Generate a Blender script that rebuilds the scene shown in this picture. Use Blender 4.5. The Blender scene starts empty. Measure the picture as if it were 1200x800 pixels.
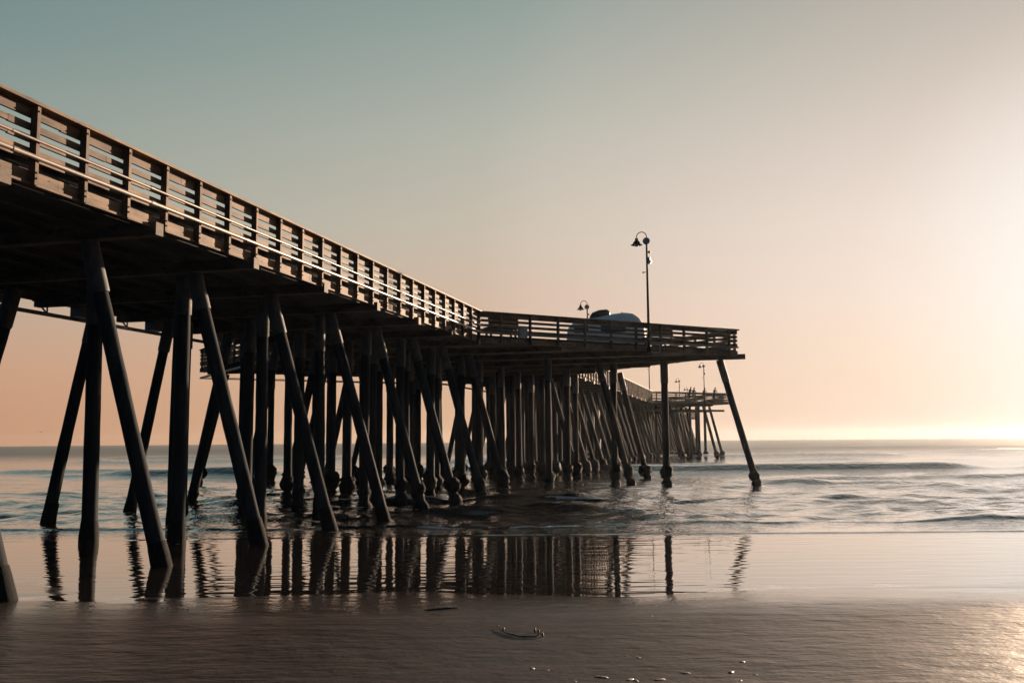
import bpy, math, random
import numpy as np
from mathutils import Vector, Matrix, Euler

R = math.radians
SC = bpy.context.scene
COL = SC.collection
random.seed(7)

# ------------------------------------------------------------------ camera
EYE = 2.45
cam_d = bpy.data.cameras.new('camera')
cam = bpy.data.objects.new('camera', cam_d)
COL.objects.link(cam)
cam_d.sensor_fit = 'HORIZONTAL'
cam_d.sensor_width = 36.0
cam_d.lens = 33.0
cam_d.clip_start = 0.1
cam_d.clip_end = 6000
cam.matrix_world = (Matrix.Translation((0, 0, EYE)) @ Matrix.Rotation(R(90 + 6.02), 4, 'X')
                    @ Matrix.Rotation(R(-0.48), 4, 'Z'))
SC.camera = cam

# ------------------------------------------------------------------ light
SUN_AZ, SUN_EL = 36.0, 8.0            # azimuth to the right of +Y
sdir = Vector((math.sin(R(SUN_AZ)) * math.cos(R(SUN_EL)), math.cos(R(SUN_AZ)) * math.cos(R(SUN_EL)), math.sin(R(SUN_EL))))
sun_d = bpy.data.lights.new('sun', 'SUN')
sun_d.energy = 5.0
sun_d.angle = R(0.6)
sun_d.color = (1.0, 0.71, 0.49)
sun = bpy.data.objects.new('sun', sun_d)
COL.objects.link(sun)
sun.rotation_euler = sdir.to_track_quat('Z', 'Y').to_euler()

SC.view_settings.view_transform = 'Standard'
SC.view_settings.look = 'None'
SC.view_settings.exposure = 1.58
SC.view_settings.gamma = 1.0
SC.view_settings.use_curve_mapping = False
SC.cycles.max_bounces = 6
SC.cycles.diffuse_bounces = 2
SC.cycles.glossy_bounces = 3
SC.cycles.volume_bounces = 0
SC.cycles.use_denoising = True
SC.cycles.denoiser = 'OPENIMAGEDENOISE'
SC.cycles.denoising_input_passes = 'RGB_ALBEDO_NORMAL'
SC.cycles.denoising_prefilter = 'ACCURATE'
SC.cycles.caustics_reflective = False
SC.cycles.caustics_refractive = False


def lin(r, g, b):
    f = lambda c: (c / 255 / 12.92) if c / 255 <= 0.04045 else ((c / 255 + 0.055) / 1.055) ** 2.4
    return (f(r), f(g), f(b), 1.0)


class NT:
    """tiny node-tree helper"""
    def __init__(self, tree):
        self.t = tree
        tree.nodes.clear()

    def n(self, typ, **kw):
        nd = self.t.nodes.new(typ)
        for k, v in kw.items():
            setattr(nd, k, v)
        return nd

    def put(self, sock, v):
        if isinstance(v, bpy.types.NodeSocket):
            self.t.links.new(v, sock)
        else:
            sock.default_value = v

    def math(self, op, a, b=0.0, c=None, clamp=False):
        nd = self.n('ShaderNodeMath', operation=op, use_clamp=clamp)
        self.put(nd.inputs[0], a)
        self.put(nd.inputs[1], b)
        if c is not None:
            self.put(nd.inputs[2], c)
        return nd.outputs[0]

    def vmath(self, op, a, b):
        nd = self.n('ShaderNodeVectorMath', operation=op)
        self.put(nd.inputs[0], a)
        self.put(nd.inputs[1], b)
        return nd.outputs['Value'] if op == 'DOT_PRODUCT' else nd.outputs[0]

    def ramp(self, fac, stops, mode='LINEAR'):
        nd = self.n('ShaderNodeValToRGB')
        cr = nd.color_ramp
        cr.interpolation = mode
        while len(cr.elements) < len(stops):
            cr.elements.new(0.5)
        for e, (p, c) in zip(cr.elements, stops):
            e.position = p
            e.color = c if len(c) == 4 else (*c, 1)
        self.put(nd.inputs[0], fac)
        return nd.outputs[0]

    def maprange(self, v, a, b, c=0.0, d=1.0, smooth=True):
        nd = self.n('ShaderNodeMapRange')
        nd.interpolation_type = 'SMOOTHSTEP' if smooth else 'LINEAR'
        self.put(nd.inputs[0], v)
        for i, x in enumerate((a, b, c, d)):
            self.put(nd.inputs[1 + i], x)
        return nd.outputs[0]

    def mix(self, fac, a, b, typ='MIX'):
        nd = self.n('ShaderNodeMix', data_type='RGBA', blend_type=typ)
        self.put(nd.inputs[0], fac)
        self.put(nd.inputs[6], a)
        self.put(nd.inputs[7], b)
        return nd.outputs[2]

    def noise(self, vec, scale, detail=3, rough=0.5):
        nd = self.n('ShaderNodeTexNoise')
        self.put(nd.inputs['Vector'], vec)
        nd.inputs['Scale'].default_value = scale
        nd.inputs['Detail'].default_value = detail
        nd.inputs['Roughness'].default_value = rough
        return nd.outputs['Fac']

    def mapping(self, vec, scale=(1, 1, 1), loc=(0, 0, 0), rot=(0, 0, 0)):
        nd = self.n('ShaderNodeMapping')
        self.put(nd.inputs[0], vec)
        nd.inputs['Scale'].default_value = scale
        nd.inputs['Location'].default_value = loc
        nd.inputs['Rotation'].default_value = rot
        return nd.outputs[0]


# ------------------------------------------------------------------ sky
world = bpy.data.worlds.new('World')
SC.world = world
world.use_nodes = True
w = NT(world.node_tree)
tc = w.n('ShaderNodeTexCoord')
dirv = tc.outputs['Generated']
sep = w.n('ShaderNodeSeparateXYZ')
w.put(sep.inputs[0], dirv)
dz = w.math('MAXIMUM', sep.outputs[2], 0.0)
elev = w.math('DIVIDE', w.math('ARCSINE', dz), math.pi / 2)       # 0..1
ang = w.math('DIVIDE', w.math('ARCCOSINE', w.vmath('DOT_PRODUCT', dirv, tuple(sdir))), math.pi)   # 0..1
D = 1 / 90.0
rA = w.ramp(elev, [(0.0, lin(196, 146, 114)), (4 * D, lin(203, 160, 131)), (8 * D, lin(192, 170, 149)), (13 * D, lin(163, 168, 156)),
                   (22 * D, lin(123, 145, 143)), (45 * D, lin(44, 72, 86)), (1.0, lin(20, 38, 52))])
rB = w.ramp(elev, [(0.0, lin(226, 184, 148)), (4 * D, lin(220, 183, 153)), (8 * D, lin(214, 186, 164)), (13 * D, lin(204, 192, 175)),
                   (18 * D, lin(188, 187, 174)), (25 * D, lin(156, 168, 161)), (45 * D, lin(62, 86, 94)), (1.0, lin(20, 38, 52))])
rC = w.ramp(elev, [(0.0, lin(228, 202, 186)), (2 * D, lin(243, 217, 197)), (4 * D, lin(248, 223, 201)), (8 * D, lin(246, 226, 211)), (12 * D, lin(239, 223, 211)),
                   (16 * D, lin(227, 212, 201)), (20 * D, lin(211, 199, 187)), (26 * D, lin(190, 178, 168)), (45 * D, lin(80, 96, 100)), (1.0, lin(20, 38, 52))])
mAB = w.maprange(ang, 66 / 180, 34 / 180, smooth=False)
mBC = w.maprange(ang, 38 / 180, 14 / 180, smooth=False)
mCD = w.math('MULTIPLY', w.maprange(ang, 16 / 180, 3 / 180), 0.9)
skyc = w.mix(mCD, w.mix(mBC, w.mix(mAB, rA, rB), rC), (1.0, 0.955, 0.91, 1))
back = w.ramp(elev, [(0.0, lin(66, 94, 118)), (0.2, lin(52, 82, 106)), (1.0, lin(20, 48, 70))])
skyc = w.mix(w.maprange(ang, 65 / 180, 96 / 180), skyc, back)
nish = w.n('ShaderNodeTexSky')
nish.sky_type = 'NISHITA'
nish.sun_disc = False
nish.sun_elevation = R(SUN_EL)
nish.sun_rotation = R(SUN_AZ)
nish.dust_density = 2.0
bg1 = w.n('ShaderNodeBackground')
w.put(bg1.inputs[0], skyc)
bg1.inputs[1].default_value = 0.325
bg2 = w.n('ShaderNodeBackground')
w.put(bg2.inputs[0], nish.outputs[0])
bg2.inputs[1].default_value = 0.0004
addw = w.n('ShaderNodeAddShader')
w.put(addw.inputs[0], bg1.outputs[0])
w.put(addw.inputs[1], bg2.outputs[0])
outw = w.n('ShaderNodeOutputWorld')
w.put(outw.inputs[0], addw.outputs[0])


# ------------------------------------------------------------------ materials
def material(name):
    m = bpy.data.materials.new(name)
    m.use_nodes = True
    t = NT(m.node_tree)
    b = t.n('ShaderNodeBsdfPrincipled')
    o = t.n('ShaderNodeOutputMaterial')
    t.put(o.inputs[0], b.outputs[0])
    return m, t, b


def simple(name, dark, light, rough=0.6, scale=6, stretch=(1, 1, 1), bump=0.0, metal=0.0, detail=4, spec=0.5):
    m, t, b = material(name)
    c = t.n('ShaderNodeTexCoord').outputs['Object']
    v = t.mapping(c, stretch)
    f = t.noise(v, scale, detail, 0.6)
    f = t.maprange(f, 0.3, 0.7)
    t.put(b.inputs['Base Color'], t.mix(f, (*dark, 1), (*light, 1)))
    t.put(b.inputs['Roughness'], t.math('ADD', t.math('MULTIPLY', f, 0.15), rough - 0.07))
    b.inputs['Metallic'].default_value = metal
    b.inputs['Specular IOR Level'].default_value = spec
    if bump:
        bp = t.n('ShaderNodeBump')
        bp.inputs['Strength'].default_value = 0.6
        bp.inputs['Distance'].default_value = bump
        t.put(bp.inputs['Height'], t.noise(v, scale * 2.5, 5, 0.65))
        t.put(b.inputs['Normal'], bp.outputs[0])
    return m


def wood(name, dark, light, stretch):
    """weathered timber: long grain, blotches from board to board, dark knots"""
    m, t, b = material(name)
    c = t.n('ShaderNodeTexCoord').outputs['Object']
    g = t.noise(t.mapping(c, stretch), 14, 6, 0.7)
    blot = t.noise(t.mapping(c, (1.0, 1.0, 3.0)), 1.1, 3, 0.6)
    vor = t.n('ShaderNodeTexVoronoi')
    t.put(vor.inputs['Vector'], t.mapping(c, (2.0, 1.9, 4.5)))
    vor.inputs['Scale'].default_value = 1.0
    knot = t.maprange(vor.outputs['Distance'], 0.06, 0.13)
    f = t.maprange(t.math('ADD', t.math('MULTIPLY', g, 0.5), t.math('MULTIPLY', blot, 0.5)), 0.36, 0.60)
    col = t.mix(f, (*dark, 1), (*light, 1))
    col = t.mix(knot, tuple(x * 0.35 for x in dark) + (1,), col)
    tn = t.n('ShaderNodeAttribute', attribute_name='tone').outputs['Fac']        # boards differ: some older, some replaced
    tv = t.ramp(tn, [(0.0, (0.58, 0.60, 0.63)), (0.5, (0.95, 0.95, 0.95)), (0.85, (1.15, 1.12, 1.08)), (1.0, (1.45, 1.35, 1.22))])
    col = t.mix(1.0, col, tv, 'MULTIPLY')
    t.put(b.inputs['Base Color'], col)
    b.inputs['Roughness'].default_value = 0.75
    b.inputs['Specular IOR Level'].default_value = 0.3
    bp = t.n('ShaderNodeBump')
    bp.inputs['Strength'].default_value = 0.5
    bp.inputs['Distance'].default_value = 0.004
    t.put(bp.inputs['Height'], g)
    t.put(b.inputs['Normal'], bp.outputs[0])
    return m


M = {}
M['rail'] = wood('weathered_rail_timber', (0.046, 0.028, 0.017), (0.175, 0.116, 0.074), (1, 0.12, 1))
M['post'] = wood('shade_toned_post_timber', (0.042, 0.029, 0.020), (0.145, 0.098, 0.066), (1, 1, 0.12))  # timber colour darkened all over to stand in for shade on the post sides
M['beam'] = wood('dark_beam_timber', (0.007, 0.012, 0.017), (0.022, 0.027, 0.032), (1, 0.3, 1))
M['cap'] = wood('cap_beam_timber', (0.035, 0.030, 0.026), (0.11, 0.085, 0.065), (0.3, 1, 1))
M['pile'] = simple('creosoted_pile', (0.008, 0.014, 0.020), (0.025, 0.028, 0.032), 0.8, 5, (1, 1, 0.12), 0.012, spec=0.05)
M['sleeve'] = simple('pile_sleeve', (0.035, 0.040, 0.046), (0.065, 0.070, 0.075), 0.7, 7, (1, 1, 0.4), 0.004, spec=.2)
M['growth'] = simple('mussel_growth', (0.005, 0.007, 0.009), (0.017, 0.018, 0.018), 0.8, 16, (1, 1, 1), 0.03, spec=.05)
M['pipe'] = simple('painted_conduit', (0.12, 0.10, 0.086), (0.17, 0.142, 0.122), 0.45, 9, (1, 0.2, 1), 0.0)
M['lamp'] = simple('black_lamp_paint', (0.008, 0.009, 0.011), (0.016, 0.016, 0.017), 0.75, 12, spec=.05)
M['grey'] = simple('grey_metal', (0.16, 0.16, 0.17), (0.26, 0.26, 0.27), 0.45, 10)
M['globe'] = simple('milky_globe', (0.55, 0.52, 0.48), (0.65, 0.62, 0.58), 0.25, 4)
M['van'] = simple('white_camper_paint', (0.74, 0.66, 0.58), (0.82, 0.75, 0.67), 0.4, 3)
M['dark'] = simple('dark_trim', (0.02, 0.022, 0.025), (0.05, 0.05, 0.055), 0.45, 8)
M['glass'] = simple('tinted_glass', (0.02, 0.024, 0.028), (0.03, 0.034, 0.038), 0.08, 3)
M['tyre'] = simple('tyre_rubber', (0.015, 0.015, 0.015), (0.03, 0.03, 0.03), 0.8, 12)
M['red'] = simple('tail_lamp', (0.25, 0.03, 0.02), (0.35, 0.05, 0.03), 0.3, 6)
M['cloth_a'] = simple('dark_jacket', (0.03, 0.035, 0.05), (0.06, 0.06, 0.08), 0.85, 10)
M['cloth_b'] = simple('brown_jacket', (0.10, 0.06, 0.04), (0.16, 0.10, 0.07), 0.85, 10)
M['hair'] = simple('dark_hair', (0.015, 0.012, 0.01), (0.04, 0.03, 0.025), 0.6, 20)
M['kelp'] = simple('wet_kelp', (0.012, 0.012, 0.009), (0.04, 0.035, 0.02), 0.3, 14, bump=0.003)
M['shell'] = simple('pale_shell', (0.05, 0.042, 0.036), (0.11, 0.095, 0.082), 0.6, 25, bump=0.003)
M['stone'] = simple('dark_stone', (0.025, 0.025, 0.025), (0.07, 0.065, 0.06), 0.45, 12, bump=0.004)
M['gull'] = simple('gull_feathers', (0.08, 0.08, 0.09), (0.25, 0.24, 0.24), 0.7, 10)


# ------------------------------------------------------------------ mesh builder
TONE = random.Random(99)


class MB:
    def __init__(self):
        self.v, self.f, self.sm, self.tone = [], [], [], []

    def add(self, verts, faces, smooth=False):
        k = len(self.v)
        self.v += [tuple(p) for p in verts]
        self.f += [tuple(i + k for i in fc) for fc in faces]
        self.sm += [smooth] * len(faces)
        self.tone += [TONE.random()] * len(faces)
        return self

    def obox(self, o, ax, ay, az, lo, hi):
        """box in a frame: origin o, axes ax ay az, from lo to hi along each"""
        o, ax, ay, az = Vector(o), Vector(ax), Vector(ay), Vector(az)
        vs = []
        for z in (lo[2], hi[2]):
            for (x, y) in ((lo[0], lo[1]), (hi[0], lo[1]), (hi[0], hi[1]), (lo[0], hi[1])):
                vs.append(o + ax * x + ay * y + az * z)
        fs = [(3, 2, 1, 0), (4, 5, 6, 7), (0, 1, 5, 4), (1, 2, 6, 5), (2, 3, 7, 6), (3, 0, 4, 7)]
        return self.add(vs, fs)

    def box(self, lo, hi):
        return self.obox((0, 0, 0), (1, 0, 0), (0, 1, 0), (0, 0, 1), lo, hi)

    def tube(self, pts, radii, n=12, cap=True, jitter=0.0, seed=0):
        pts = [Vector(p) for p in pts]
        rnd = random.Random(seed)
        if not hasattr(radii, '__len__'):
            radii = [radii] * len(pts)
        vs, fs = [], []
        ref = None
        for i, p in enumerate(pts):
            d = (pts[min(i + 1, len(pts) - 1)] - pts[max(i - 1, 0)]).normalized()
            if ref is None:
                ref = Vector((1, 0, 0)) if abs(d.x) < 0.8 else Vector((0, 1, 0))
            a = (ref - d * ref.dot(d)).normalized()
            b = d.cross(a)
            ref = a
            for k in range(n):
                t = 2 * math.pi * k / n
                r = radii[i] * (1 + jitter * (rnd.random() * 2 - 1))
                vs.append(p + (a * math.cos(t) + b * math.sin(t)) * r)
        for i in range(len(pts) - 1):
            for k in range(n):
                k2 = (k + 1) % n
                fs.append((i * n + k, i * n + k2, (i + 1) * n + k2, (i + 1) * n + k))
        self.add(vs, fs, True)
        if cap:
            self.add(vs[:n], [tuple(reversed(range(n)))])
            self.add(vs[-n:], [tuple(range(n))])
        return self

    def lathe(self, c, prof, n=20, axis=(0, 0, 1)):
        c = Vector(c)
        az = Vector(axis).normalized()
        ax = az.orthogonal().normalized()
        ay = az.cross(ax)
        vs, fs = [], []
        for r, h in prof:
            for k in range(n):
                t = 2 * math.pi * k / n
                vs.append(c + az * h + (ax * math.cos(t) + ay * math.sin(t)) * r)
        for i in range(len(prof) - 1):
            for k in range(n):
                k2 = (k + 1) % n
                fs.append((i * n + k, i * n + k2, (i + 1) * n + k2, (i + 1) * n + k))
        return self.add(vs, fs, True)

    def blob(self, c, rad, seed=0, rough=0.3, nu=12, nv=8):
        rnd = random.Random(seed)
        c = Vector(c)
        vs, fs = [c + Vector((0, 0, -rad[2]))], []
        for j in range(1, nv):
            ph = -math.pi / 2 + math.pi * j / nv
            for i in range(nu):
                th = 2 * math.pi * i / nu
                k = 1 + rough * (rnd.random() * 2 - 1)
                vs.append(c + Vector((rad[0] * math.cos(ph) * math.cos(th) * k, rad[1] * math.cos(ph) * math.sin(th) * k,
                                      rad[2] * math.sin(ph) * (1 + 0.3 * rough * (rnd.random() * 2 - 1)))))
        vs.append(c + Vector((0, 0, rad[2])))
        for i in range(nu):
            fs.append((0, 1 + (i + 1) % nu, 1 + i))
            fs.append((len(vs) - 1, 1 + (nv - 2) * nu + i, 1 + (nv - 2) * nu + (i + 1) % nu))
        for j in range(nv - 2):
            for i in range(nu):
                a, b = 1 + j * nu + i, 1 + j * nu + (i + 1) % nu
                fs.append((a, b, b + nu, a + nu))
        return self.add(vs, fs, True)

    def prism(self, poly, z0, z1):
        n = len(poly)
        vs = [(x, y, z0) for x, y in poly] + [(x, y, z1) for x, y in poly]
        fs = [tuple(reversed(range(n))), tuple(range(n, 2 * n))]
        fs += [(i, (i + 1) % n, n + (i + 1) % n, n + i) for i in range(n)]
        return self.add(vs, fs)

    def build(self, name, mat, parent=None, base=(0, 0, 0), bevel=0.0):
        me = bpy.data.meshes.new(name)
        b = Vector(base)
        me.from_pydata([tuple(Vector(p) - b) for p in self.v], [], self.f)
        me.polygons.foreach_set('use_smooth', self.sm)
        me.attributes.new('tone', 'FLOAT', 'FACE').data.foreach_set('value', self.tone)
        me.materials.append(mat)
        me.update()
        o = bpy.data.objects.new(name, me)
        COL.objects.link(o)
        if parent:
            o.parent = parent
        if bevel:
            md = o.modifiers.new('bevel', 'BEVEL')
            md.width = bevel
            md.segments = 2
            md.limit_method = 'ANGLE'
        return o


def empty(name, loc, rz=0.0):
    o = bpy.data.objects.new(name, None)
    COL.objects.link(o)
    o.location = loc
    o.rotation_euler = (0, 0, rz)
    o.empty_display_size = 0.3
    return o


def tag(o, label=None, cat=None, group=None, kind=None):
    for k, v in (('label', label), ('category', cat), ('group', group), ('kind', kind)):
        if v:
            o[k] = v
    return o


def copy_tree(o, parent=None):
    c = o.copy()
    COL.objects.link(c)
    if parent:
        c.parent = parent
    for ch in list(o.children):
        copy_tree(ch, c)
    return c


# ------------------------------------------------------------------ numpy noise
def vnoise(x, y, seed=0):
    xi, yi = np.floor(x).astype(np.int64), np.floor(y).astype(np.int64)
    xf, yf = x - xi, y - yi
    def h(a, b):
        n = (a * 374761393 + b * 668265263 + seed * 982451653) & 0xFFFFFFFF
        n = ((n ^ (n >> 13)) * 1274126177) & 0xFFFFFFFF
        return ((n ^ (n >> 16)) & 0xFFFF) / 65535.0
    u, v = xf * xf * (3 - 2 * xf), yf * yf * (3 - 2 * yf)
    a = h(xi, yi) * (1 - u) + h(xi + 1, yi) * u
    b = h(xi, yi + 1) * (1 - u) + h(xi + 1, yi + 1) * u
    return a * (1 - v) + b * v


def fbm(x, y, seed=0, octv=4):
    s, a, t = 0, 0.5, 0
    for i in range(octv):
        s = s + a * vnoise(x * 2 ** i, y * 2 ** i, seed + i)
        t += a
        a *= 0.5
    return s / t


def sstep(a, b, x):
    t = np.clip((x - a) / (b - a), 0, 1)
    return t * t * (3 - 2 * t)


def grid_object(name, X, Y, Z, mat, attrs=None):
    r, c = X.shape
    me = bpy.data.meshes.new(name)
    co = np.stack([X, Y, Z], -1).reshape(-1, 3).astype(np.float32)
    idx = np.arange(r * c).reshape(r, c)
    q = np.stack([idx[:-1, :-1], idx[:-1, 1:], idx[1:, 1:], idx[1:, :-1]], -1).reshape(-1, 4).astype(np.int32)
    me.vertices.add(len(co))
    me.vertices.foreach_set('co', co.ravel())
    me.loops.add(q.size)
    me.loops.foreach_set('vertex_index', q.ravel())
    me.polygons.add(len(q))
    me.polygons.foreach_set('loop_start', np.arange(0, q.size, 4, dtype=np.int32))
    me.polygons.foreach_set('use_smooth', np.ones(len(q), dtype=bool))
    for k, a in (attrs or {}).items():
        at = me.attributes.new(k, 'FLOAT', 'POINT')
        at.data.foreach_set('value', a.ravel().astype(np.float32))
    me.materials.append(mat)
    me.update()
    me.validate()
    o = bpy.data.objects.new(name, me)
    COL.objects.link(o)
    return o


# ------------------------------------------------------------------ beach and sea
SEA_END = 1500.0


def sand_z(x, y):
    z = np.where(y < 15.5, (15.5 - y) * 0.012, 0.0)
    z = np.where((y >= 15.5) & (y < 24), -(y - 15.5) * 0.010, z)
    z = np.where(y >= 24, np.maximum(-0.085 - (y - 24) * 0.04, -3.0), z)
    z = z + ((fbm(x / 4.0, y / 0.9, 11, 4) - 0.5) * 0.03 + (fbm(x / 5.0, y / 8.0, 15, 3) - 0.5) * 0.045) * sstep(60, 20, y)
    return z


def sand_at(x, y):
    return float(sand_z(np.array([float(x)]), np.array([float(y)]))[0])


def sand_material():
    m, t, b = material('wet_sand')
    c = t.n('ShaderNodeTexCoord').outputs['Object']
    sp = t.n('ShaderNodeSeparateXYZ')
    t.put(sp.inputs[0], c)
    y = sp.outputs[1]
    streak = t.noise(t.mapping(c, (0.45, 2.6, 1), rot=(0, 0, .04)), 1.4, 3, 0.6)
    fine = t.noise(t.mapping(c, (1, 0.8, 1)), 14, 2, 0.6)
    blot = t.noise(t.mapping(c, (0.25, 0.6, 1)), 0.8, 4, 0.6)
    f = t.math('ADD', t.math('MULTIPLY', streak, 0.6), t.math('MULTIPLY', fine, 0.4))
    col = t.mix(t.maprange(f, 0.3, 0.7), (0.026, 0.022, 0.023, 1), (0.058, 0.048, 0.048, 1))
    t.put(b.inputs['Base Color'], col)
    # wetter (glassier) towards the water's edge
    wet = t.maprange(t.math('ADD', y, t.math('MULTIPLY', t.math('SUBTRACT', t.math('ADD', t.math('MULTIPLY', blot, 0.6), t.math('MULTIPLY', streak, 0.4)), 0.5), 4.0)), 12.6, 16.0)
    dry = t.math('SUBTRACT', 1.0, wet)
    t.put(b.inputs['Roughness'], t.math('ADD', t.math('MULTIPLY', dry, 0.24), t.math('ADD', 0.08, t.math('MULTIPLY', streak, 0.10))))
    t.put(b.inputs['Coat Weight'], t.math('MULTIPLY', wet, 0.8))
    t.put(b.inputs['Coat Roughness'], t.math('ADD', 0.02, t.math('MULTIPLY', dry, 0.2)))
    b.inputs['IOR'].default_value = 1.36
    t.put(b.inputs['Specular IOR Level'], t.math('ADD', 0.15, t.math('MULTIPLY', wet, 0.35)))
    bp = t.n('ShaderNodeBump')
    bp.inputs['Strength'].default_value = 1.0
    t.put(bp.inputs['Distance'], t.math('ADD', 0.003, t.math('MULTIPLY', dry, 0.022)))
    t.put(bp.inputs['Height'], t.math('ADD', t.math('ADD', t.noise(t.mapping(c, (1.0, 1.7, 1)), 2.2, 3, 0.6), t.math('MULTIPLY', t.noise(t.mapping(c, (0.8, 3.0, 1), rot=(0, 0, -.08)), 2.6, 1, 0.5), 0.4)), t.math('MULTIPLY', fine, 0.16)))
    t.put(b.inputs['Normal'], bp.outputs[0])
    t.put(b.inputs['Coat Normal'], bp.outputs[0])
    return m


ys = np.concatenate([np.linspace(-25, 8, 40)[:-1], np.linspace(8, 26, 300)[:-1], np.geomspace(26, SEA_END, 60)])
ts = np.linspace(-1.15, 1.15, 240)
Yg, Tg = np.meshgrid(ys, ts, indexing='ij')
Xg = Tg * (np.maximum(Yg, 0) + 25)
beach = grid_object('beach', Xg, Yg, sand_z(Xg, Yg), sand_material())
tag(beach, 'damp brown sand sloping into the sea in the foreground', kind='structure')


# ------------------------------------------------------------------ the pier
TH = R(14.3)
U = Vector((math.sin(TH), math.cos(TH), 0))     # out to sea
V = Vector((math.cos(TH), -math.sin(TH), 0))    # to the right
QR, QL = -11.63, -21.3
QC = (QR + QL) / 2
BASE = Vector((QC, 13.6, 0.0))
Z_TOP, Z_DECK, Z_FB, Z_FT = 8.25, 7.17, 6.85, 7.09
CAP0, CAP1 = 6.66, 6.93
S0, S1 = 4.0, 208.0
DIA = [(40.2, 11.08), (114.7, 9.12)]            # joint, reach, right side
DIA_L = [(39.7, 12.0), (114.7, 9.12)]          # the same, left side


def pw(q, s, z=0.0):
    return V * q + U * s + Vector((0, 0, z))


pier = empty('wooden_pier', pw(QC, 13.6, 0.0), -TH)
tag(pier, 'long dark timber pier on raking piles running out to sea, with wide diamond platforms', 'pier')


def part(mb, name, mat, parent=None, bevel=0.0):
    """mesh given in pier coordinates (q, s, z)"""
    return mb.build(name, mat, parent or pier, BASE, bevel)


def edge_q(s, dd=None):
    """how far the platform's edge reaches beyond the straight edge at s"""
    for j, L in (dd or DIA):
        if j < s < j + 2 * L:
            return L - abs(s - j - L)
    return 0.0


# deck
dk = MB()
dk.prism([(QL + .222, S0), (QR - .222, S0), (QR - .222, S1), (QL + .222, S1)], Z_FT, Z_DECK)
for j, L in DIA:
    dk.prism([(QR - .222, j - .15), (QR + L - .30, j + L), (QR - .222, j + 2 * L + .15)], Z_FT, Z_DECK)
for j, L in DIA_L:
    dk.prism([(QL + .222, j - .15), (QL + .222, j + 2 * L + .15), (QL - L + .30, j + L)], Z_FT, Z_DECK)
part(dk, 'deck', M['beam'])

# kerb timbers along the deck edge of the straight spans
for q in (QR - .40, QL + .40):
    part(MB().box((q - .1, S0, Z_DECK + .002), (q + .1, DIA_L[0][0] - .5, Z_DECK + .2)), 'kerb', M['beam'])

# stringers under the deck, running out to sea
for i in range(9):
    q = QL + 0.7 + i * (QR - QL - 1.4) / 8
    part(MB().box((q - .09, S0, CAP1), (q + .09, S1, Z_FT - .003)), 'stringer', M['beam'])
for side, dd in ((1, DIA), (-1, DIA_L)):
    for j, L in dd:
        for i in range(1, 8):
            off = i * L / 8
            q = (QR + off) if side > 0 else (QL - off)
            a, bb = j + off + .5, j + 2 * L - off - .5
            if bb - a > 1:
                part(MB().box((q - .09, a, CAP1), (q + .09, bb, Z_FT - .003)), 'stringer', M['beam'])


# --- railing runs
def railing(a, b, outw, pitch, n_single, start=0.0, fascia=True):
    """a, b = ends (q, s) of the outer post face line; outw = unit outward normal (q, s)"""
    a, b = Vector((*a, 0)), Vector((*b, 0))
    L = (b - a).length
    t = (b - a).normalized()
    o = Vector((*outw, 0))
    up = Vector((0, 0, 1))
    boards = MB()
    rnd = random.Random(int(a.x * 10 + a.y))
    for (z0, z1) in ((8.00, 8.185), (7.795, 7.905), (7.585, 7.695), (7.26, 7.475)):
        x = 0.0
        while x < L - 0.05:
            ln = min(pitch * rnd.choice((2, 3, 3, 4)), L - x)
            w1 = rnd.uniform(-.004, .004)
            boards.obox(a, t, o, up, (x, -.19 + w1, z0 + rnd.uniform(-.010, .010)), (x + ln - .006, -.142 + w1, z1 + rnd.uniform(-.010, .010)))
            x += ln
    rail = part(boards, 'railing', M['rail'])
    cap = MB()
    x = 0.0
    while x < L - 0.05:
        ln = min(pitch * 3, L - x)
        cap.obox(a, t, o, up, (x, -.26, 8.195 + rnd.uniform(0, .004)), (x + ln - .003, .035, Z_TOP + rnd.uniform(-.004, .004)))
        x += ln
    part(cap, 'cap_rail', M['rail'], rail)
    fa = MB()
    x = 0.0
    while x < L - 0.05:
        ln = min(pitch * 4, L - x)
        fa.obox(a, t, o, up, (x, -.145, Z_FB - .02), (x + ln - .004, -.085, Z_FB + .02))
        fa.obox(a, t, o, up, (x, -.22, Z_FB + rnd.uniform(-.01, .01)), (x + ln - .004, -.145, Z_FT + rnd.uniform(-.015, 0)))
        x += ln
    part(fa, 'fascia', M['rail'])
    rest = MB()
    n = 0
    x = start
    while x < L - 0.02:
        mb = MB() if n < n_single else rest
        mb.obox(a, t, o, up, (x - .038, -.14, Z_FB - .03), (x + .038, 0, 8.193))
        if n < n_single:
            for zz in (6.93, 7.03, 8.1):      # bolt heads
                mb.tube([a + t * x + o * 0.0 + up * zz, a + t * x + o * 0.022 + up * zz], .017, 8)
            part(mb, 'post', M['post'], rail)
        n += 1
        x += pitch
    if rest.v:
        tag(part(rest, 'post', M['post'], rail), kind='stuff')
    return rail


r2 = math.sqrt(.5)
j1, L1 = DIA[0]
j2, L2 = DIA[1]
P_MAIN = 1.22
railing((QR, S0), (QR, j1), (1, 0), P_MAIN, 60, (13.07 - S0) % P_MAIN)
railing((QR, j1), (QR + L1, j1 + L1), (r2, -r2), 1.55, 20, 1.03)
railing((QR + L1, j1 + L1), (QR, j1 + 2 * L1), (r2, r2), 1.55, 20, 0.3)
railing((QR, j1 + 2 * L1), (QR, j2), (1, 0), P_MAIN, 20, .3)
railing((QR, j2), (QR + L2, j2 + L2), (r2, -r2), 1.55, 9, .6)
railing((QR + L2, j2 + L2), (QR, j2 + 2 * L2), (r2, r2), 1.55, 0, .3)
railing((QR, j2 + 2 * L2), (QR, S1), (1, 0), P_MAIN, 0, .3)
k1, K1 = DIA_L[0]
railing((QL, S0), (QL, k1), (-1, 0), P_MAIN, 0, .5)
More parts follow.
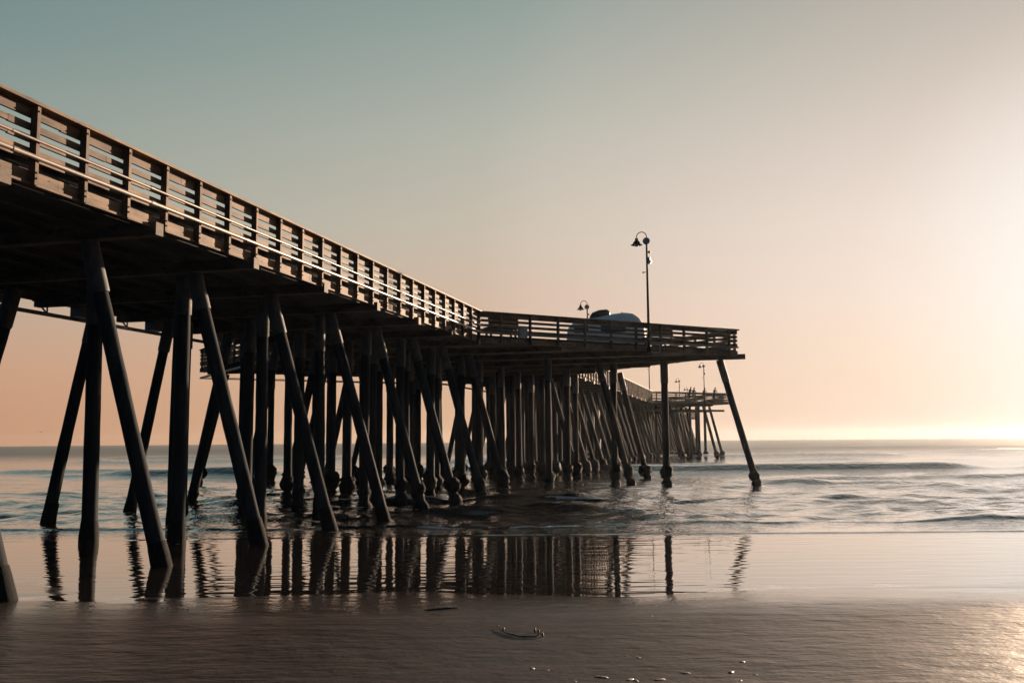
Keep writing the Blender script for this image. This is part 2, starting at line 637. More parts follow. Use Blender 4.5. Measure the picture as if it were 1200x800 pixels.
railing((QL, k1), (QL - K1, k1 + K1), (-r2, -r2), 1.55, 12, 1.03)
railing((QL - K1, k1 + K1), (QL, k1 + 2 * K1), (-r2, r2), 1.55, 0, .3)
railing((QL, k1 + 2 * K1), (QL, j2), (-1, 0), P_MAIN, 0, .3)
railing((QL, j2), (QL - L2, j2 + L2), (-r2, -r2), 1.55, 0, .6)
railing((QL - L2, j2 + L2), (QL, j2 + 2 * L2), (-r2, r2), 1.55, 0, .3)
railing((QL, j2 + 2 * L2), (QL, S1), (-1, 0), P_MAIN, 0, .3)

# --- conduits along the right-hand edge
for (z, r, off) in ((7.575, .026, .03), (7.27, .043, .047)):
    pts = []
    for q, s in ((QR + off, S0), (QR + off, j1 - .5), (QR + off + .03, j1 - .15), (QR + off + .2, j1 + .12), (QR + off + .55, j1 + .42),
                 (QR + L1 * .5 + off * r2, j1 + L1 * .5 - off * r2), (QR + L1 - .1 + off * r2, j1 + L1 - .1 - off * r2)):
        pts.append((q, s, z))
    if r < .03:
        pts = pts[:5] + [(QR + 1.7 + off * r2, j1 + 1.7 - off * r2, z)]
    pip = part(MB().tube(pts, r, 12), 'conduit', M['pipe'])
    for s in np.arange(5.2, j1 - 1, 3.66):
        part(MB().tube([(QR + off, s - .07, z), (QR + off, s + .07, z)], r * 1.18, 12), 'coupling', M['pipe'], pip)
part(MB().obox((QR + 2.05 * r2 + .04, j1 + 2.05 * r2 - .04, 0), (r2, r2, 0), (r2, -r2, 0), (0, 0, 1), (-.22, .0, 7.1), (.22, .16, 7.66)),
     'junction_box', M['grey'], bevel=.015)
# service pipe hung below the left-hand edge, following the platform
sp_ = part(MB().tube([(QL + .1, S0, 6.48), (QL + .1, k1, 6.48), (QL - K1 + .1, k1 + K1, 6.48), (QL + .1, k1 + 2 * K1, 6.48), (QL + .1, 100, 6.48)], .065, 10), 'service_pipe', M['dark'])
for s in np.arange(9.0, 40, 3.88):
    part(MB().tube([(QL + .1, s, 6.5), (QL + .1, s, 6.9), (QL + .1, s - .55, 6.9), (QL + .1, s, 6.5)], .03, 6, cap=False), 'pipe_hanger', M['dark'], sp_)
    part(MB().box((QL - .05, s + 1.2, 6.56), (QL + .35, s + 1.85, 6.86)), 'pipe_saddle', M['dark'], sp_)

# --- bents: cap beams and piles
bents = [12.95 + 3.88 * k for k in range(-1, 51)]
bents[1] -= .22
bents = [s for s in bents if S0 + 1 < s < S1 - 1]
stuff_pile, stuff_cap = MB(), MB()
pile_no = 0


FEET = []


def pile(top, foot, r0=.165, r1=.185, single=True, sleeve=True, growth=0.0):
    """top, foot = (q, s, z) on the pile axis"""
    global pile_no
    pile_no += 1
    FEET.append(tuple(pw(foot[0], foot[1]).xy))
    rnd = random.Random(pile_no * 13)
    a, b = Vector(foot), Vector(top)
    d = b - a
    down = a - d * (0.9 / d.length)
    k = rnd.uniform(.94, 1.08)
    bow = Vector((rnd.uniform(-.03, .03), rnd.uniform(-.03, .03), 0))
    pts, rad = [], []
    for i in range(17 if single else 6):
        t = i / (16 if single else 5)
        pts.append(down.lerp(b, t) + bow * math.sin(math.pi * t))
        rad.append((r1 + (r0 - r1) * t) * k * rnd.uniform(.985, 1.015))
    mb = MB() if single else stuff_pile
    if growth and not single:
        mb.blob(a.lerp(b, .075), (r1 * 2.1 * growth, r1 * 2.1 * growth, .5), pile_no, .3, 10, 6)
    mb.tube(pts, rad, 16 if single else 8, jitter=.022, seed=pile_no)
    if not single:
        return None
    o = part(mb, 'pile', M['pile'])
    if sleeve:
        e = b - d * (1.05 * rnd.uniform(.9, 1.2) / d.length)
        part(MB().tube([e, e + (b - e) * .04, e + (b - e) * .96, b], [r0 * 1.14 * k, r0 * 1.2 * k, r0 * 1.2 * k, r0 * 1.2 * k], 18), 'sleeve', M['sleeve'], o)
    if growth:
        g = MB()
        hz = .42 * growth
        c0 = a.lerp(b, (.55 + .1 * rnd.random()) / d.length)
        w_ = growth * rnd.uniform(.75, 1.12)
        g.blob(c0 + Vector((rnd.uniform(-.04, .04), rnd.uniform(-.04, .04), rnd.uniform(-.08, .12))), (r1 * 1.9 * w_, r1 * 1.9 * w_, hz * rnd.uniform(.8, 1.3)), pile_no, .3, 16, 10)
        g.blob(c0 + Vector((rnd.uniform(-.15, .15), rnd.uniform(-.1, .1), rnd.uniform(-.35, .35))), (r1 * 1.35 * w_, r1 * 1.35 * w_, hz * .7), pile_no + 77, .3, 12, 8)
        c1 = a.lerp(b, .05 / d.length)
        g.blob(c1 + Vector((rnd.uniform(-.05, .05), 0, 0)), (r1 * 1.5, r1 * 1.5, .35), pile_no + 500, .2, 14, 8)
        part(g, 'mussel_clump', M['growth'], o)
    else:
        g = MB()
        g.tube([a - d * (.3 / d.length), a + d * (.15 / d.length), a + d * (.35 / d.length), a + d * (.5 * rnd.uniform(.8, 1.4) / d.length)],
               [r1 * 1.22 * k, r1 * 1.18 * k, r1 * 1.12 * k, r1 * 1.02 * k], 16, jitter=.05, seed=pile_no + 9)
        part(g, 'waterline_crust', M['growth'], o)
    return o


def mir(q):
    return 2 * QC - q


for s in bents:
    near = s < 62
    e = edge_q(s)
    eL = edge_q(s, DIA_L)
    qr = QR + (max(e - .8, .0) if e > 0 else .03)
    ql = QL - (max(eL - .8, .0) if eL > 0 else .03)
    if abs(s - 51.75) < .1:
        qr = QR + e + .75
    mb = MB() if near else stuff_cap
    mb.box((ql, s - .50, CAP0), (qr, s - .24, CAP1))
    if near:
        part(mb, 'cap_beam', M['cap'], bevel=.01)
    gr = 0.0 if s < 29 else min(1.0, .55 + (s - 29) * .04)
    big = 0 if s < 31 else gr
    J = lambda a=.12: random.uniform(-a, a)
    inside = s > 45 and s < 61
    # right and left rakers of the straight pier
    if not inside:
        f0 = gr * random.uniform(.85, 1.1) if gr else 0
        if e < 5.0:
            pile((-13.40, s - .25 + J(.05), CAP0), (-11.58 + J(.04), s + J(.08), 0), single=near, growth=f0)
            lt, lf = (mir(-13.15), mir(-11.72)) if abs(s - 20.71) > .1 else (-19.25, -21.1)
            pile((lt, s + .35 + J(.05), CAP0), (lf + J(.06), s + .35 + J(.08), 0), single=near, growth=f0)
    # plumb piles
    for i, q in enumerate((-13.95, -16.5, -19.0, -15.1)):
        if (i == 0 and s < 19) or (i == 2 and s < 26) or (i == 3 and s < 33):
            continue
        qq = q + J(.12)
        sh = .12 if i < 3 else -.1
        pile((qq, s + sh + J(.05), CAP0), (qq + J(.06), s + sh + J(.06), 0), .19 if i == 1 else .165, .205 if i == 1 else .185,
             single=near and not (i == 3 and s > 45), growth=gr * random.uniform(.85, 1.1) if gr else 0)

# platform piles (right-hand platform measured, left-hand one its mirror)
plat = [((-1.62, 51.55), (.14, 51.55)), ((-4.6, 51.75), (-4.6, 51.75)), ((-8.2, 51.55), (-6.55, 51.55)), ((-7.42, 51.95), (-7.42, 51.95)),
        ((-8.1, 59.3), (-6.45, 59.3)), ((-10.3, 47.9), (-10.3, 47.9)), ((-10.75, 55.5), (-10.75, 55.5)), ((-11.0, 59.6), (-11.0, 59.6))]
for (t, f) in plat:
    g = random.uniform(.85, 1.05)
    pile((*t, CAP0), (*f, 0), .17, .185, growth=g)
    pile((mir(t[0]), t[1], CAP0), (mir(f[0]), f[1], 0), .17, .185, growth=g)
# far platform
for s in bents:
    e = edge_q(s)
    if s > 100 and e > 1.5:
        for side in (0, 1):
            m_ = mir if side else (lambda q: q)
            pile((m_(QR + e - 1.3), s, CAP0), (m_(QR + e + .3), s, 0), single=False, growth=.9)
            pile((m_(QR + e - 3.0), s + .3, CAP0), (m_(QR + e - 3.0), s + .3, 0), single=False, growth=.9)
            pile((m_(QR + e - 2.0), s + 1.9, CAP0), (m_(QR + e - 2.0), s + 1.9, 0), single=False, growth=.8)
            pile((m_(QR + e - 4.4), s + 1.9, CAP0), (m_(QR + e - 3.2), s + 1.9, 0), single=False, growth=.8)
            if e > 4.5:
                pile((m_(QR + e - 5.6), s + .3, CAP0), (m_(QR + e - 4.2), s + .3, 0), single=False, growth=.9)
tag(part(stuff_pile, 'pile', M['pile']), kind='stuff')
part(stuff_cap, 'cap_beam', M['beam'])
# lower landing beams of the far platform
low = MB()
for k in range(2):
    low.obox((QR, j2, 0), (r2, r2, 0), (r2, -r2, 0), (0, 0, 1), (1.0, -1.0 - k * 2.5, 5.9), (L2 / r2 - .6, -.8 - k * 2.5, 6.15))
part(low, 'lower_waler', M['beam'])

def sea_material():
    m, t, b = material('sea_water')
    c = t.n('ShaderNodeTexCoord').outputs['Object']
    sp = t.n('ShaderNodeSeparateXYZ')
    t.put(sp.inputs[0], c)
    y = sp.outputs[1]
    fo = t.n('ShaderNodeAttribute', attribute_name='foam').outputs['Fac']
    lace = t.noise(t.mapping(c, (0.8, 1.6, 1)), 3.0, 5, 0.7)
    foam = t.maprange(t.math('MULTIPLY', fo, t.math('ADD', 0.3, lace)), 0.32, 0.62)
    film = t.maprange(y, 22.0, 27.0, 1.0, 0.0)
    base = t.mix(film, (0.034, 0.032, 0.032, 1), (0.018, 0.016, 0.015, 1))
    base = t.mix(foam, base, (0.62, 0.62, 0.62, 1))
    t.put(b.inputs['Base Color'], base)
    far = t.maprange(y, 50.0, 240.0)
    t.put(b.inputs['Roughness'], t.math('ADD', t.math('ADD', t.mix(film, (0.07,) * 3 + (1,), (0.02,) * 3 + (1,)), t.math('MULTIPLY', foam, 0.5)), t.math('MULTIPLY', far, 0.33)))
    b.inputs['IOR'].default_value = 1.6
    t.put(b.inputs['Coat Weight'], t.math('SUBTRACT', 0.9, t.math('MULTIPLY', far, 0.85)))
    b.inputs['Coat Roughness'].default_value = 0.03
    b.inputs['Coat IOR'].default_value = 1.5
    # ripples, long across the shore; calm in the thin wash
    n1 = t.noise(t.mapping(c, (0.9, 0.9, 1)), 2.2, 3, 0.6)
    n2 = t.noise(t.mapping(c, (0.42, 1.9, 1)), 1.7, 1.5, 0.5)
    h = t.mix(film, n1, t.math('MULTIPLY', n2, 0.5))
    bp = t.n('ShaderNodeBump')
    bp.inputs['Strength'].default_value = 1.0
    t.put(bp.inputs['Distance'], t.maprange(y, 21.0, 30.0, 0.018, 0.075))
    t.put(bp.inputs['Height'], h)
    t.put(b.inputs['Normal'], bp.outputs[0])
    t.put(b.inputs['Coat Normal'], bp.outputs[0])
    return m


inv = np.arange(1 / 12.5, 1 / SEA_END, -0.30 / (1100 * EYE))
ys = np.concatenate([1 / inv, [SEA_END]])
ts = np.linspace(-1.12, 1.12, 620)
Yg, Tg = np.meshgrid(ys, ts, indexing='ij')
Xg = Tg * (Yg + 20)
Zg = np.zeros_like(Xg)
Fg = np.zeros_like(Xg)
open_w = sstep(24, 34, Yg)
PXD = Yg ** 2 / (939.0 * EYE)                    # metres of water depth-wise covered by a pixel at this range
patch = 0.35 + 1.3 * fbm(Xg / 9.0, Yg / 6.0, 8, 2)
for i, lam in enumerate((.45, .8, 1.4, 2.5, 4.5, 8.0, 14.0, 25.0)):
    wgt = sstep(0.55, 1.5, lam / PXD)
    ca, sa = math.cos(.35 * i - 1), math.sin(.35 * i - 1)
    xx, yy = Xg * ca * .8 - Yg * sa, Xg * sa * .8 + Yg * ca
    Zg += open_w * wgt * (patch if lam < 6 else 1) * (.14 if lam < 1.5 else .06 if lam < 3 else .032 if lam < 6 else .011) * lam * (vnoise(xx / lam, yy / lam, 40 + i) + .5 * vnoise(xx / lam * 1.7 + 5, yy / lam * 1.9, 60 + i) - .75)
# (distance, height, steep front width, back width, cover, waviness)
swells = [(24.7, .030, .10, .7, .95, .35), (27.6, .065, .16, 1.2, .85, .6), (30.6, .03, .2, 1.5, .4, .9), (34.0, .035, .3, 1.8, .35, 1.0),
          (38.8, .08, .35, 2.2, .45, 1.2), (45.0, .09, .5, 3, .3, 1.5), (52.0, .18, .6, 3.5, .4, 1.8), (61.0, .24, .8, 4, .4, 1.6),
          (74.0, .58, 1.0, 5, .62, 1.6), (83.0, .40, 1.0, 5, .5, 2.0), (98.0, .55, 1.6, 6, .55, 2.4), (122.0, .5, 2.0, 8, .55, 3.0),
          (155.0, .5, 3, 10, .55, 3.5), (200.0, .5, 4, 14, .55, 4.0), (280.0, .5, 6, 20, .55, 5.0), (400.0, .5, 8, 26, .55, 6.0)]
for i, (yc, A, wf, wb, cov, wav) in enumerate(swells):
    line = yc + wav * 2 * (fbm(Xg / (10 + yc * 0.25), Xg * 0 + i * 7.3, 31 + i, 3) - 0.5) + 0.02 * Xg
    msk = sstep(0.62 - 0.5 * cov, 0.80 - 0.5 * cov, fbm(Xg / (6 + yc * 0.22), Xg * 0 + 3.1 + i * 5.7, 70 + i, 3))
    d = Yg - line
    prof = np.where(d > 0, np.exp(-(d / wb) ** 2), np.exp(-(d / wf) ** 2))
    Zg += A * msk * prof
    if yc > 160:
        pass
    elif yc > 85:
        Fg = np.maximum(Fg, sstep(.4, .8, msk) * np.exp(-((d + wf * 0.2) / (wf * 1.0)) ** 2) * sstep(.42, .62, fbm(Xg / 7.0, Yg / 3.0, 90 + i, 3)))
    elif yc > 70:
        Fg = np.maximum(Fg, .9 * sstep(.5, .9, msk) * np.exp(-((d - .2) / (wf * .7)) ** 2) * sstep(.45, .6, fbm(Xg / 2.5, Yg / 1.2, 93 + i, 4)))
    elif yc > 29:
        Fg = np.maximum(Fg, .8 * sstep(.4, .8, msk) * np.exp(-((d - .1) / (wf * .8)) ** 2) * sstep(.48, .62, fbm(Xg / 1.6, Yg / .8, 93 + i, 4)))
    elif yc > 26.5 and yc < 29:
        Fg = np.maximum(Fg, 0.8 * msk * np.exp(-((d + wf) / 0.12) ** 2) * sstep(.45, .62, fbm(Xg / 2.0, Yg / 1.0, 95, 3)))
    elif yc < 26:
        Fg = np.maximum(Fg, 0.9 * np.exp(-((d + 0.05) / 0.05) ** 2) * fbm(Xg / 1.5, Yg / 1.0, 91, 3))
# thin broken froth where the wash runs out on the sand
dep = -sand_z(Xg, Yg)
Fg = np.maximum(Fg, np.where(Yg < 20, .62 * np.exp(-((dep - .002) / .0035) ** 2) * sstep(.46, .6, fbm(Xg / .8, Yg / .5, 58, 4)) * sstep(.4, .6, fbm(Xg / 4.0, Yg / 4.0, 59, 2)), 0))
# broken water and a little foam round the feet of the nearer piles
for (fx, fy) in FEET:
    if 15 < fy < 62:
        r = np.sqrt((Xg - fx) ** 2 + ((Yg - fy) * 0.8) ** 2)
        if fy > 26:
            Zg += 0.05 * np.exp(-(r / 0.55) ** 2) * (fbm(Xg / 0.3, Yg / 0.2, 55, 2) - 0.3)
        Fg = np.maximum(Fg, (0.75 if fy > 23 else 0.5) * np.exp(-((r - 0.25) / 0.3) ** 2) * sstep(.45, .62, fbm(Xg / 0.7, Yg / 0.35, 57, 3)))
sea = grid_object('sea', Xg, Yg, Zg, sea_material(), {'foam': Fg})
tag(sea, 'rippled sea with low breakers and a glassy wash over the sand', kind='structure')

# ------------------------------------------------------------------ street lamps
def make_lamp(label, q, s, z0=Z_DECK, top=12.87):
    o = empty('street_lamp', pw(q, s, z0), -TH)
    tag(o, label, 'lamp', 'gooseneck lamps along the pier')
    H = top - z0
    hp = H - .50           # dish centre
    b = lambda mb, n, m, p=o: mb.build(n, M[m], p)
    b(MB().tube([(0, 0, 0), (0, 0, .25), (0, 0, .3), (0, 0, 2.2), (0, 0, hp - .1)], [.11, .11, .075, .062, .045], 12), 'pole', 'lamp')
    pts = [(0, 0, hp - .1), (0, 0, hp + .22)]
    for i in range(11):
        a = math.pi * i / 10
        pts.append((-.25 + .25 * math.cos(a), 0, hp + .25 + .25 * math.sin(a)))
    pts.append((-.5, 0, hp + .16))
    arm = b(MB().tube(pts, .022, 8), 'arm', 'lamp')
    sh = b(MB().lathe((-.5, 0, hp), [(.04, .2), (.075, .19), (.085, .1), (.08, .08), (.14, .03), (.19, -.06), (.21, -.12), (.30, -.145), (.30, -.155), (.2, -.135), (.10, -.05), (.0, -.03)], 20), 'lamp_shade', 'lamp')
    b(MB().blob((-.5, 0, hp - .15), (.12, .12, .09), 1, 0, 12, 8), 'globe', 'globe', sh)
    b(MB().lathe((0, -.09, hp), [(0, -.06), (.12, -.06), (.175, -.02), (.185, .03), (.15, .06), (.12, .03), (0, .02)], 20, (0, -1, 0)), 'disc_fitting', 'grey')
    b(MB().tube([(0, 0, hp - .55), (.12, 0, hp - .55)], .03, 8).blob((.12, 0, hp - .55), (.07, .06, .07), 3, .05, 10, 6), 'camera', 'dark')
    b(MB().box((.05, -.06, hp - 1.15), (.17, .06, hp - .82)).box((.17, -.05, hp - 1.1), (.22, .05, hp - .98)), 'control_box', 'grey')
    b(MB().tube([(0, 0, hp - 1.55), (-.2, 0, hp - 1.57)], .018, 8).blob((-.2, 0, hp - 1.57), (.05, .05, .045), 4, .05, 8, 6), 'side_bracket', 'dark')
    return o


lq = 9.45 * r2
lamp1 = make_lamp('tall black gooseneck lamp on the outer edge of the near platform', QR + lq + .06, j1 + lq - .06, 6.75)
md_ = MB().box((-.09, .0, .0), (.09, .16, .45)).box((.1, -.02, -.02), (.55, .02, .02)).box((.1, -.02, .38), (.55, .02, .42)).box((.51, -.02, .0), (.55, .02, .4))
md_.build('mounting_bracket', M['grey'], lamp1)
for label, q, s in (('black gooseneck lamp whose head peeks over the rail left of the camper', -11.78, 69.2),
                    ('distant lamp whose bare pole crosses the gap under the near platform deck', -11.75, 112.0),
                    ('distant lamp standing over the far platform beside the leaning visitors', -6.3, 131.2),
                    ('faint lamp on the pier just beyond the far platform', -12.1, 164.0),
                    ('faintest and farthest lamp, low behind the other lamp beyond the far platform', -12.6, 192.0)):
    l_ = copy_tree(lamp1)
    for ch in [c for c in l_.children if c.name.startswith('mounting')]:
        bpy.data.objects.remove(ch)
    l_['label'] = label
    l_.location = pw(q, s, 6.75)

# ------------------------------------------------------------------ camper
def loft(sections):
    """sections: list of rings (same count) -> MB"""
    mb = MB()
    n = len(sections[0])
    vs = [p for s_ in sections for p in s_]
    fs = []
    for i in range(len(sections) - 1):
        for k in range(n):
            k2 = (k + 1) % n
            fs.append((i * n + k, i * n + k2, (i + 1) * n + k2, (i + 1) * n + k))
    fs += [tuple(reversed(range(n))), tuple((len(sections) - 1) * n + k for k in range(n))]
    return mb.add(vs, fs, True)


cam_x, cam_y = 5.35, 53.6
camper = empty('camper_trailer', (cam_x, cam_y, Z_DECK), R(-8))
tag(camper, 'white rounded camper with a dark roof box, parked behind the platform railing', 'camper')
secs = []
for x, zt, wd, zb in ((-2.15, 1.25, .75, .60), (-2.08, 1.65, .9, .45), (-1.8, 1.95, 1.0, .40), (-1.2, 2.14, 1.05, .40), (-.4, 2.24, 1.05, .40), (.5, 2.42, 1.05, .40),
                      (1.15, 2.48, 1.05, .40), (1.6, 2.42, 1.03, .40), (1.95, 2.2, .98, .42), (2.2, 1.85, .9, .48), (2.3, 1.3, .75, .6)):
    ring = []
    for k in range(20):
        t = 2 * math.pi * k / 20
        c_, s_ = math.cos(t), math.sin(t)
        e_ = .55
        yy = wd * math.copysign(abs(c_) ** e_, c_)
        zz = (zt + zb) / 2 + (zt - zb) / 2 * math.copysign(abs(s_) ** e_, s_)
        ring.append((x, yy, zz))
    secs.append(ring)
loft(secs).build('body', M['van'], camper)
rb = loft([[(x, yy * wd, z) for (yy, z) in ((-1, zl), (-1, zh - .06), (-.8, zh), (.8, zh), (1, zh - .06), (1, zl))] for x, zl, zh, wd in
           ((-.85, 2.18, 2.32, .4), (-.7, 2.18, 2.52, .5), (-.3, 2.2, 2.66, .55), (.15, 2.26, 2.68, .55), (.3, 2.3, 2.58, .5))])
rb.build('roof_box', M['dark'], camper)
MB().blob((1.0, 0, 2.5), (.06, .06, .07), 2, .05, 8, 6).build('roof_vent', M['dark'], camper)
wn = MB().box((-1.7, -1.062, 1.3), (-.9, -1.03, 1.75)).build('window', M['glass'], camper, bevel=.05)
MB().box((-.2, -1.062, 1.3), (1.2, -1.03, 1.8)).build('window', M['glass'], camper, bevel=.05)
MB().box((2.24, -.7, 1.1), (2.32, -.55, 1.35)).build('tail_light', M['red'], camper, bevel=.02)
MB().box((2.24, .55, 1.1), (2.32, .7, 1.35)).build('tail_light', M['red'], camper, bevel=.02)
for sy in (-.92, .92):
    for sx in (-1.45, 1.3):
        wh = MB().lathe((sx, sy, .34), [(.2, -.1), (.31, -.11), (.34, -.06), (.34, .06), (.31, .11), (.2, .1)], 22, (0, 1, 0)).build('wheel', M['tyre'], camper)
        MB().lathe((sx, sy, .34), [(0, -.07), (.19, -.09), (.2, 0), (.19, .09), (0, .07)], 16, (0, 1, 0)).build('rim', M['grey'], wh)

# ------------------------------------------------------------------ benches on the platform
def make_bench(label, x, y, rz):
    o = empty('bench', (x, y, Z_DECK), rz)
    tag(o, label, 'bench', 'benches on the near platform')
    st = MB()
    for k in range(3):
        st.box((-.8, -.24 + k * .165, .42), (.8, -.10 + k * .165, .46))
    st.build('seat', M['beam'], o, bevel=.006)
    bk = MB()
    for k in range(2):
        bk.obox((0, .28, .46), (1, 0, 0), (0, .98, .17), (0, -.17, .98), (-.8, 0, .12 + k * .18), (.8, .04, .26 + k * .18))
    bk.build('backrest', M['beam'], o, bevel=.006)
    for sx in (-.65, .65):
        MB().box((sx - .04, -.22, 0), (sx + .04, -.14, .42)).box((sx - .04, .2, 0), (sx + .04, .28, .42)).box((sx - .04, .28, .3), (sx + .04, .34, .88)).build('leg', M['dark'], o)
    return o


def dia_pt(along, inset):
    return pw(QR + along * r2 - inset * r2, j1 + along * r2 + inset * r2)


p_ = dia_pt(1.4, .75)
b0 = make_bench('low dark bench just inside the platform rail, next to the junction box', p_.x, p_.y, -TH + R(45) + math.pi)
p_ = dia_pt(10.7, .75)
b1 = copy_tree(b0)
b1['label'] = 'low dark bench just inside the platform rail, right of the tall lamp'
b1.location = (p_.x, p_.y, Z_DECK)

# ------------------------------------------------------------------ people at the far rail
def make_person(label, x, y, rz, lean, coat, ht=1.0):
    o = empty('person', (x, y, Z_DECK), rz)
    tag(o, label, 'person', 'people leaning on the far rail')
    J_ = {'pel': (0, .0, .95), 'che': (0, .18 * lean, 1.30), 'nek': (0, .27 * lean, 1.50), 'hed': (0, .33 * lean, 1.60), 'top': (0, .36 * lean, 1.72),
          'hl': (-.10, 0, .90), 'kl': (-.11, .03, .50), 'al': (-.11, -.02, .07), 'tl': (-.12, .14, .03),
          'hr': (.10, 0, .90), 'kr': (.12, .05, .50), 'ar': (.13, .0, .07), 'tr': (.14, .16, .03),
          'sl': (-.19, .22 * lean, 1.42), 'el': (-.27, .30 * lean + .05, 1.16), 'wl': (-.16, .42, 1.12), 'fl': (-.08, .48, 1.11),
          'sr': (.19, .22 * lean, 1.42), 'er': (.27, .30 * lean + .05, 1.16), 'wr': (.16, .42, 1.12), 'fr': (.08, .48, 1.11)}
    rad = {'pel': .15, 'che': .16, 'nek': .06, 'hed': .085, 'top': .08, 'hl': .1, 'kl': .065, 'al': .045, 'tl': .04, 'hr': .1, 'kr': .065, 'ar': .045, 'tr': .04,
           'sl': .07, 'el': .05, 'wl': .04, 'fl': .035, 'sr': .07, 'er': .05, 'wr': .04, 'fr': .035}
    E_ = [('pel', 'che'), ('che', 'nek'), ('nek', 'hed'), ('hed', 'top'), ('pel', 'hl'), ('hl', 'kl'), ('kl', 'al'), ('al', 'tl'), ('pel', 'hr'), ('hr', 'kr'),
          ('kr', 'ar'), ('ar', 'tr'), ('che', 'sl'), ('sl', 'el'), ('el', 'wl'), ('wl', 'fl'), ('che', 'sr'), ('sr', 'er'), ('er', 'wr'), ('wr', 'fr')]
    ks = list(J_)
    me = bpy.data.meshes.new('body')
    me.from_pydata([tuple(c * ht for c in J_[k]) for k in ks], [(ks.index(a), ks.index(b)) for a, b in E_], [])
    me.materials.append(M[coat])
    b = bpy.data.objects.new('body', me)
    COL.objects.link(b)
    b.parent = o
    sk = b.modifiers.new('skin', 'SKIN')
    for i, k in enumerate(ks):
        me.skin_vertices[0].data[i].radius = (rad[k], rad[k] * (.75 if k in ('pel', 'che') else 1))
    me.skin_vertices[0].data[0].use_root = True
    ss = b.modifiers.new('smooth', 'SUBSURF')
    ss.levels = ss.render_levels = 1
    h = MB()
    h.blob((0, (.345 * lean - .015) * ht, 1.70 * ht), (.095, .105, .085), 5, .06, 12, 8)
    h.build('hair', M['hair'], o)
    return o


def rail2(along, inset):
    return pw(QR + along * r2 - inset * r2, j2 + along * r2 + inset * r2)


for label, al, lean, coat, ht in (('dark figure leaning on the far rail, leftmost of the four', 6.3, 1.0, 'cloth_a', 1.0),
                                  ('figure in brown close beside the leftmost one at the far rail', 6.95, .7, 'cloth_b', .97),
                                  ('figure leaning on the far rail beneath the lamp, third of the four', 8.6, 1.1, 'cloth_b', .96),
                                  ('dark figure alone at the far rail, rightmost of the four', 10.4, .9, 'cloth_a', 1.02)):
    p_ = rail2(al, .62)
    make_person(label, p_.x, p_.y, -TH + R(45) + math.pi, lean, coat, ht)

# ------------------------------------------------------------------ small things on the sand
def ground_pt(px, py):
    """where the photo's pixel meets the beach (used once to read positions off the photograph)"""
    d = cam.matrix_world.to_3x3() @ Vector(((px - 600) / 1100, -(py - 400) / 1100, -1))
    z = 0.05
    for _ in range(5):
        k = (z - EYE) / d.z
        p = Vector((0, 0, EYE)) + d * k
        z = sand_at(p.x, p.y)
    return Vector((p.x, p.y, z))


a_, b_ = ground_pt(583, 736), ground_pt(636, 744)
kb = empty('kelp_strand', (a_ + b_) / 2)
tag(kb, 'dark curved strand of washed-up kelp with pale tufts on the sand', 'seaweed')
c_ = kb.location
mid = ground_pt(609, 747)
q4 = ground_pt(592, 742)
MB().tube([a_ - c_ + Vector((0, 0, .02)), q4 - c_ + Vector((0, 0, .015)), mid - c_ + Vector((0, 0, .015)), ground_pt(626, 747) - c_ + Vector((0, 0, .015)), b_ - c_ + Vector((0, 0, .03))],
          [.004, .009, .010, .009, .005], 8).build('stalk', M['kelp'], kb)
for (px, py, r_) in ((590, 739, .028), (627, 740, .026), (631, 741, .024), (636, 745, .026), (584, 735, .014)):
    p_ = ground_pt(px, py) - c_
    MB().blob(p_ + Vector((0, 0, .02)), (r_ * .5, r_ * .5, r_ * 1.1), int(px), .25, 8, 6).build('bladder', M['shell'], kb)

kl = [ground_pt(497, 715), ground_pt(510, 714), ground_pt(522, 713), ground_pt(537, 712)]
o_ = empty('seaweed_strip', kl[1])
tag(o_, 'long thin dark kelp blade lying flat on the sand near the water', 'seaweed')
MB().tube([p - kl[1] + Vector((0, 0, .008)) for p in kl], [.004, .014, .016, .005], 6).build('blade', M['kelp'], o_)

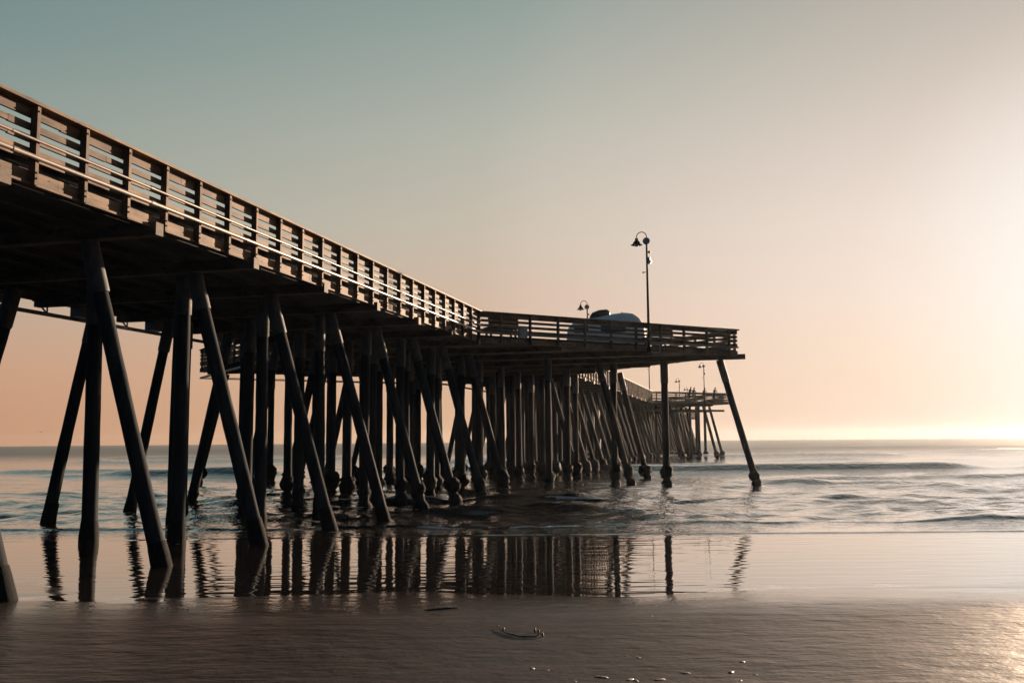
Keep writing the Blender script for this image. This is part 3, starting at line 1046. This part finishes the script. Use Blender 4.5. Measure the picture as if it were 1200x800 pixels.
rnd = random.Random(4)
proto = None
for (px, py, sz) in ((624, 783, .035), (641, 785, .022), (705, 793, .055), (738, 796, .045), (773, 796, .05), (803, 788, .04), (733, 768, .022), (748, 770, .03), (674, 798, .02), (868, 797, .022), (885, 790, .022)):
    p_ = ground_pt(px, py)
    if proto is None:
        proto = MB().blob((0, 0, .02), (1.3, .8, .16), 9, .4, 10, 6).build('shell_fragment', M['shell'])
        s_ = proto
    else:
        s_ = proto.copy()
        COL.objects.link(s_)
    s_.location = p_
    s_.scale = (sz, sz * .9, sz)
    s_.rotation_euler = (0, 0, rnd.random() * 6.28)
    tag(s_, 'small pale shell fragment lying on the damp sand', 'shell', 'shell fragments scattered over the damp sand')
proto = None
for (px, py, sz) in ((745, 797, .04), (857, 787, .045), (870, 775, .035), (763, 721, .02)):
    p_ = ground_pt(px, py)
    if proto is None:
        proto = MB().blob((0, 0, .0), (1.2, .7, .22), 19, .25, 10, 6).build('pebble', M['stone'])
        s_ = proto
    else:
        s_ = proto.copy()
        COL.objects.link(s_)
    s_.location = p_
    s_.scale = (sz, sz, sz)
    s_.rotation_euler = (0, 0, rnd.random() * 6.28)
    tag(s_, 'small dark pebble half sunk in the damp sand', 'pebble', 'dark pebbles on the damp sand')

# a gull low over the horizon, far left
gl = empty('seabird', (-44.0, 88.0, 3.6), R(20))
tag(gl, 'tiny dark gull gliding low above the horizon at far left', 'bird')
gl.scale = (.6, .6, .6)
MB().blob((0, 0, 0), (.1, .32, .09), 3, .03, 10, 8).blob((0, .3, .03), (.06, .09, .06), 4, .03, 8, 6).build('body', M['gull'], gl)
for sx in (-1, 1):
    wgm = MB()
    pts = [(.06, .10, .03), (.5, .18, .2), (.95, .0, .12), (.5, -.02, .19), (.06, -.12, .02)]
    vs = [(sx * x, y, z + .008) for x, y, z in pts] + [(sx * x, y, z - .008) for x, y, z in pts]
    wgm.add(vs, [(0, 1, 3, 4), (1, 2, 3), (9, 8, 6, 5), (8, 7, 6), (0, 5, 6, 1), (1, 6, 7, 2), (2, 7, 8, 3), (3, 8, 9, 4), (4, 9, 5, 0)])
    wgm.build('wing', M['gull'], gl)

# ------------------------------------------------------------------ sea haze
hz = MB().box((-SEA_END * 1.25, -40, -4.5), (SEA_END * 1.25, SEA_END + 10, 14.5)).build('haze', M['dark'])
mh = bpy.data.materials.new('sea_haze')
mh.use_nodes = True
th_ = NT(mh.node_tree)
pv = th_.n('ShaderNodeVolumePrincipled')
pv.inputs['Color'].default_value = (0.80, 0.92, 1.0, 1)
pv.inputs['Density'].default_value = 0.00006
pv.inputs['Anisotropy'].default_value = 0.6
om = th_.n('ShaderNodeOutputMaterial')
th_.put(om.inputs['Volume'], pv.outputs[0])
hz.data.materials.clear()
hz.data.materials.append(mh)
tag(hz, 'thin warm sea haze', kind='stuff')
